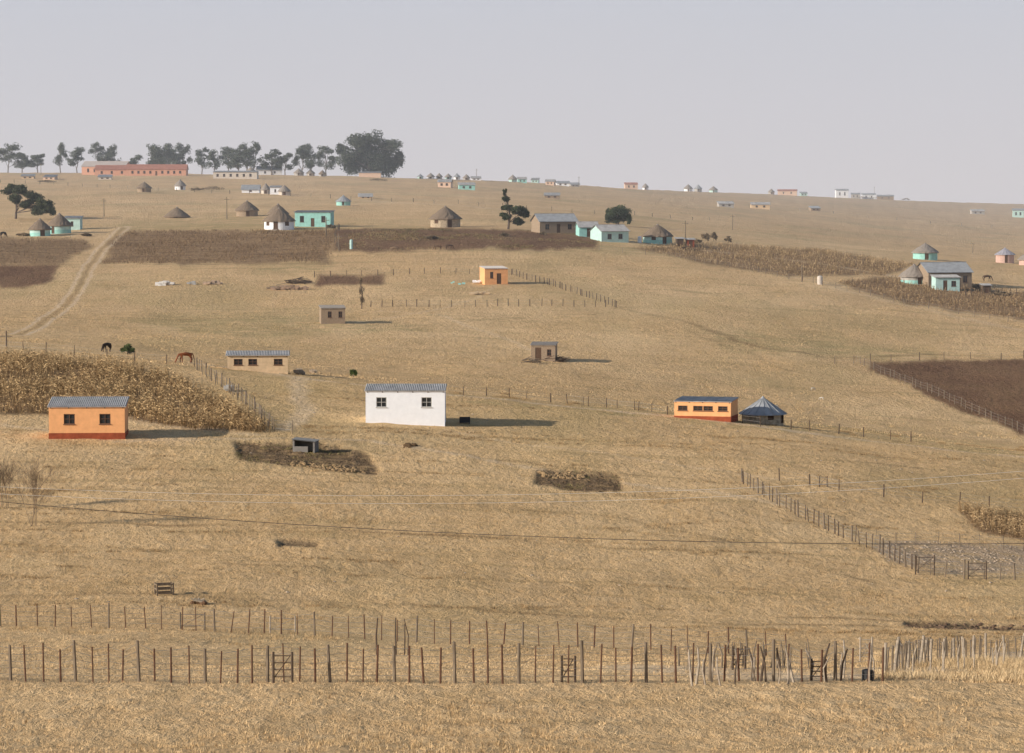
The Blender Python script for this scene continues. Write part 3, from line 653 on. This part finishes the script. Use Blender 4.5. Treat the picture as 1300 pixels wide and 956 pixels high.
tree('broadleaf_tree',20,278,231,[(-8,38,12,8),(6,36,13,9),(22,28,14,10),(36,20,12,10),(0,26,12,9),(30,12,14,10),(44,10,9,8),(12,20,14,9)],14000,.24,trunk=.35,cA=(.04,.05,.03),cB=(.10,.115,.06))
tree('pine_tree',645,291,238,[(-4,47,3,5),(-3,38,6,5),(-2,28,8,5),(10,24,12,7),(20,20,9,8),(-3,16,8,6),(12,10,10,6)],9000,.22,trunk=.3,cA=(.035,.045,.025),cB=(.085,.105,.05))
tree('round_broadleaf_tree',784,287,257,[(-9,14,12,10),(8,14,12,10),(0,20,14,9),(-4,8,13,6),(13,9,8,7)],9000,.22,trunk=.3,cA=(.03,.045,.022),cB=(.08,.105,.045))
def bush(name,px,base,w,h,n=500,ls=.12,**k):
    tree(name,px,base,base-h,[(-w*.2,h*.45,w*.3,h*.35),(w*.2,h*.4,w*.3,h*.35),(0,h*.65,w*.28,h*.3)],n,ls,trunk=.06,**k)
bush('green_bush',162,450,20,14,1500,.11,cA=(.06,.08,.03),cB=(.14,.17,.07));bush('green_bush',449,479,12,13,800,.09,cA=(.07,.10,.03),cB=(.16,.2,.07))
dryk=dict(cA=(.15,.115,.075),cB=(.30,.225,.14))
tree('bare_thin_tree',459,392,346,[(0,12,5,8),(0,24,4,9),(-1,36,3,8)],700,.11,trunk=.1,cA=(.12,.09,.06),cB=(.26,.19,.12))
for px,b_,w,h in [(896,306,14,12),(906,306,10,14),(925,308,12,9),(885,309,14,6),(1100,254,40,7),(1128,253,16,8),(270,243,38,8),(250,243,20,6),(548,304,22,6),(690,299,12,6),(1150,248,14,4),(640,300,18,5),(1240,368,12,8),(1270,376,24,7),(420,290,14,6),(110,300,16,5),(30,300,24,5),(60,232,30,4),(480,230,30,4)]:
    bush('dry_shrub',px,b_,w,h,600,.2,**dryk)
def sapling(px,base,top,w):
    p=place(px,base);m=p.y/F;H=(base-top)*m;R=root('bare_sapling',p);b=MB()
    def br(o,d,l,r,k):
        e=o+d*l;b.cyl(o,e,r,r*.6,4,False)
        if k:
            for _ in range(3+k): 
                f=random.uniform(.3,1);dd=(d+Vector((random.gauss(0,.5),random.gauss(0,.5),random.uniform(0,.5)))).normalized();br(o.lerp(e,f),dd,l*random.uniform(.4,.65),max(r*.5,.006),k-1)
    for i in range(6):
        br(Vector((random.gauss(0,.2)*w*m,0,-.1)),Vector((random.gauss(0,.12),random.gauss(0,.1),1)).normalized(),H*.6,.022,3)
    b.obj('twigs',mat('dry_twig',(.24,.175,.115)),R)
sapling(6,645,575,18);sapling(48,668,578,30)
# ---------------------------------------------------------------- small things
def pile(name,pl,pr,base,h,m,n,s,kind='block'):
    a=place(pl,base);c=place(pr,base);R=root(name,a);b=MB()
    for i in range(n):
        f=random.random();x=(c.x-a.x)*f;z=random.random()*h*a.y/F*(1-abs(2*f-1)*.5);y=random.gauss(0,.5);q=s*random.uniform(.7,1.2)
        gz=zat(a.x+x,a.y+y)-a.z
        if kind=='block': b.box(x-q,x+q,y-q*.5,y+q*.5,gz+z-.1,gz+z+q*.8)
        else: b.cyl((x-q,y,gz+z),(x+q,y+random.gauss(0,.4),gz+z+random.gauss(0,.25)),.06,.04,5)
    b.obj('pieces',m,R)
pile('concrete_block_stack',237,249,361,3,CONC,14,.3);pile('concrete_block_stack',259,281,361,4,mat('pale_brick',(.52,.38,.27)),26,.3)
pile('white_stone_heap',199,218,363,5,mat('whitewash',(.75,.72,.68),var=.15),26,.35);pile('log_pile',343,366,367,5,WOOD,30,.9,'log')
pile('stone_kraal_wall',343,392,368,5,mat('reddish_stone',(.42,.29,.20)),90,.25);pile('brushwood_heap',366,392,360,7,DWOOD,60,.8,'log')
pile('rubble_heap',598,622,374,3,mat('sand_heap',(.62,.47,.30)),30,.3);pile('household_goods',572,590,361,5,P_TQ,5,.25);pile('household_goods',600,612,360,4,P_WH,6,.3)
pile('log_pile',668,682,460,6,WOOD,30,.7,'log');pile('log_pile',694,718,458,5,DWOOD,40,.8,'log')
pile('stone_heap',376,386,475,5,stoneM,14,.3);pile('concrete_block_stack',283,294,497,8,CONC,9,.3);pile('rubble_heap',395,402,473,4,stoneM,8,.25)
pile('rubble_heap',512,530,566,3,soilM,40,.1);pile('brushwood_heap',865,885,317,5,DWOOD,30,.7,'log')
def shelter(name,pl,pr,top,base,m):
    p=place((pl+pr)/2,base);k=p.y/F;W=(pr-pl)*k;H=(base-top)*k;R=root(name,p,math.radians(-12));b=MB()
    b.box(-W/2,-W/2+.15,0,1.3,-.3,H);b.box(W/2-.15,W/2,0,1.3,-.3,H*.85);b.box(-W/2+.15,W/2-.15,1.15,1.3,-.3,H*.9);b.box(-W/2+.15,W/2-.6,-.02,.12,-.3,H*.45)
    b.obj('block_walls',m,R);b=MB();b.quad((-W/2-.1,-.1,H+.02),(W/2+.1,-.1,H*.86),(W/2+.1,1.4,H*.93),(-W/2-.1,1.4,H+.09));b.quad((-W/2-.1,-.1,H-.04),(W/2+.1,-.1,H*.80),(W/2+.1,1.4,H*.87),(-W/2-.1,1.4,H+.03));b.obj('slab_roof',mat('grey_slab',(.33,.31,.28),var=.4),R)
    b=MB();b.box(-W/2+.2,W/2-.2,.4,1.1,-.2,.02);b.obj('pit',PIT,R)
shelter('block_pit_latrine',371,400,558,574,mat('dark_block',(.22,.20,.18)))
p=place(590,538);R=root('water_trough',p);b=MB();b.box(-.5,.5,0,.06,.1,.6);b.box(-.5,.5,.64,.7,.1,.6);b.box(-.5,-.44,.06,.64,.1,.6);b.box(.44,.5,.06,.64,.1,.6);b.box(-.44,.44,.06,.64,.1,.16)
for x in(-.42,.42):
    for y in(.08,.6): b.box(x-.04,x+.04,y-.04,y+.04,-.2,.1)
b.obj('trough',mat('dark_iron',(.06,.06,.065)),R)
p=place(210,756);R=root('wooden_crate',p,math.radians(20));b=MB()
for x in(-.5,.5):
    for y in(0,.6): b.box(x-.04,x+.04,y-.04,y+.04,-.1,.75)
for z in(.1,.35,.62):
    b.box(-.46,.46,-.03,.0,z,z+.09);b.box(-.46,.46,.6,.63,z,z+.09)
for x in(-.54,.51):b.box(x,x+.03,.04,.56,.35,.45);b.box(x,x+.03,.04,.56,.62,.71)
b.obj('slats',WOOD,R)
p=place(252,767);R=root('broken_wood_pile',p);b=MB()
for i in range(9):b.cyl((random.uniform(-.6,.5),random.uniform(-.2,.3),.05+random.random()*.1),(random.uniform(-.5,.7),random.uniform(-.2,.3),.1+random.random()*.3),.06,.04,6)
b.obj('branches',LWOOD,R);rocks('broken_stone',[(p.x+.3,p.y-.1,p.z),(p.x-.35,p.y,p.z+.02),(p.x,p.y+.15,p.z)],.15,.24,mat('brown_stone',(.16,.09,.05)),.9)
def drum(name,px,top,base,m,w):
    p=place(px,base);k=p.y/F;H=(base-top)*k;r=w*k/2;R=root(name,p);b=MB();b.cyl((0,0,-.1),(0,0,H*.9),r,r,16);b.cyl((0,0,H*.9),(0,0,H),r,r*.5,16)
    for f in(.25,.5,.75):b.cyl((0,0,H*f-.03),(0,0,H*f+.03),r*1.03,r*1.03,16)
    b.obj('tank',m,R,False)
drum('water_tank',1041,350,361,P_CREAM,7);drum('oil_drum',1101,849,864,mat('dark_drum',(.06,.06,.06)),14);drum('water_tank',446,304,316,P_LTQ,4);drum('water_tank',812,300,308,P_WH,5)
# ---------------------------------------------------------------- animals
def quad_animal(name,px,base,col,s=1,yaw=0,graze=True):
    p=place(px,base)
    J=[((-.62,0,1.22),.27,None),((-.2,0,1.16),.30,0),((.25,0,1.15),.30,1),((.60,0,1.22),.25,2),
       ((.88,0,1.12 if graze else 1.55),.16,3),((1.12,0,.72 if graze else 1.85),.12,4),((1.22,0,.46 if graze else 1.92),.13,5),((1.34,0,.22 if graze else 1.78),.09,6),((1.42,0,.08 if graze else 1.66),.065,7),
       ((-.86,0,1.2),.07,0),((-1.0,0,.9),.08,9),((-1.0,0,.55),.04,10)]
    def leg(x,y,par,hind,dx):
        b=len(J)
        if hind: c=[((x+.05,y,.88),.17),((x-.14+dx,y,.52),.075),((x-.06+dx,y,.25),.05),((x-.02+dx,y,.03),.065)]
        else: c=[((x,y,.85),.13),((x+.03+dx,y,.50),.07),((x+dx,y,.25),.045),((x+.03+dx,y,.03),.06)]
        for i,(co,r) in enumerate(c):J.append((co,r,par if i==0 else b+i-1))
    leg(-.62,.16,0,True,.1);leg(-.62,-.16,0,True,-.12);leg(.55,.14,3,False,-.08);leg(.55,-.14,3,False,.14)
    hp=J[6][0]
    for y in(.06,-.06):J.append(((hp[0]-.06,y*1.6,hp[2]+.15),.03,6))
    me=bpy.data.meshes.new(name);me.from_pydata([Vector(j[0])*s for j in J],[(i,j[2]) for i,j in enumerate(J) if j[2] is not None],[])
    o=link(bpy.data.objects.new(name,me));o.location=p;o.rotation_euler=(0,0,math.radians(yaw))
    o.modifiers.new('Skin','SKIN');sv=me.skin_vertices[0].data
    for i,j in enumerate(J): sv[i].radius=(j[1]*s,j[1]*s*(.85));sv[i].use_root=(i==0)
    ss=o.modifiers.new('Sub','SUBSURF');ss.levels=2;ss.render_levels=2
    me.materials.append(mat('hide_'+name+str(col[0]),col,var=.3,scale=2,rough=.7));return o
quad_animal('grazing_horse',136,447,(.035,.022,.016),.85,240)
quad_animal('grazing_horse',236,461,(.26,.08,.03),.9,200)
quad_animal('grazing_goat',1032,496,(.6,.54,.45),.32,20);quad_animal('grazing_goat',1043,508,(.6,.5,.4),.3,160);quad_animal('grazing_goat',985,518,(.6,.54,.45),.3,10)
quad_animal('grazing_cow',556,318,(.12,.07,.04),.8,170);quad_animal('grazing_cow',570,317,(.10,.06,.04),.8,10);quad_animal('grazing_cow',1253,357,(.10,.06,.04),.9,10)
quad_animal('grazing_cow',500,320,(.3,.2,.12),.8,10);quad_animal('grazing_cow',4,302,(.06,.04,.03),1,60)
# ---------------------------------------------------------------- light
EL=18.5;AZ=24
sd=Vector((-math.cos(math.radians(AZ))*math.cos(math.radians(EL)),-math.sin(math.radians(AZ))*math.cos(math.radians(EL)),math.sin(math.radians(EL))))
ld=bpy.data.lights.new('sun','SUN');ld.energy=5;ld.angle=math.radians(.5);ld.color=(1,.92,.81)
lo=link(bpy.data.objects.new('sun',ld));lo.rotation_euler=sd.to_track_quat('Z','Y').to_euler();lo.location=sd*500
# dusty air over the valley: a thin homogeneous haze layer lying on the land
hb=MB();hb.box(-2500,2500,330,3200,-90,150)
hm=bpy.data.materials.new('haze');hm.use_nodes=True;n_=hm.node_tree.nodes
n_.remove(n_['Principled BSDF']);vs=n_.new('ShaderNodeVolumeScatter');vs.inputs['Color'].default_value=(.92,.95,1,1);vs.inputs['Density'].default_value=.00019;vs.inputs['Anisotropy'].default_value=.0
hm.node_tree.links.new(vs.outputs[0],n_['Material Output'].inputs['Volume'])
hb.obj('haze',hm)
w=bpy.data.worlds.new('World');scene.world=w;w.use_nodes=True;N=w.node_tree.nodes;L=w.node_tree.links
sk=N.new('ShaderNodeTexSky');sk.sky_type='NISHITA';sk.sun_disc=False;sk.sun_elevation=math.radians(EL);sk.sun_rotation=math.radians(270-AZ);sk.air_density=1;sk.dust_density=1.5;sk.ozone_density=2
ST=.12
tc=N.new('ShaderNodeTexCoord');sx=N.new('ShaderNodeSeparateXYZ');L.new(tc.outputs['Generated'],sx.inputs[0])
def mrange(a,b,c,d,sm=False):
    r=N.new('ShaderNodeMapRange');r.inputs[1].default_value=a;r.inputs[2].default_value=b;r.inputs[3].default_value=c;r.inputs[4].default_value=d
    if sm:r.interpolation_type='SMOOTHSTEP'
    L.new(sx.outputs[2],r.inputs[0]);return r.outputs[0]
g=N.new('ShaderNodeMix');g.data_type='RGBA';L.new(mrange(0,.06,0,1),g.inputs[0]);g.inputs[6].default_value=(.72/ST,.685/ST,.72/ST,1);g.inputs[7].default_value=(.60/ST,.62/ST,.715/ST,1)
mx=N.new('ShaderNodeMix');mx.data_type='RGBA';L.new(mrange(.02,.30,.97,0,True),mx.inputs[0]);L.new(sk.outputs[0],mx.inputs[6]);L.new(g.outputs[2],mx.inputs[7])
L.new(mx.outputs[2],N['Background'].inputs[0]);N['Background'].inputs[1].default_value=ST
cd=bpy.data.cameras.new('camera');cam=link(bpy.data.objects.new('camera',cd));cd.sensor_width=36;cd.lens=36*F/1300;cd.clip_start=.5;cd.clip_end=20000
cam.rotation_euler=(math.pi/2-math.atan(248/4000),0,0);scene.camera=cam
scene.view_settings.view_transform='Standard';scene.view_settings.look='None';scene.view_settings.exposure=0
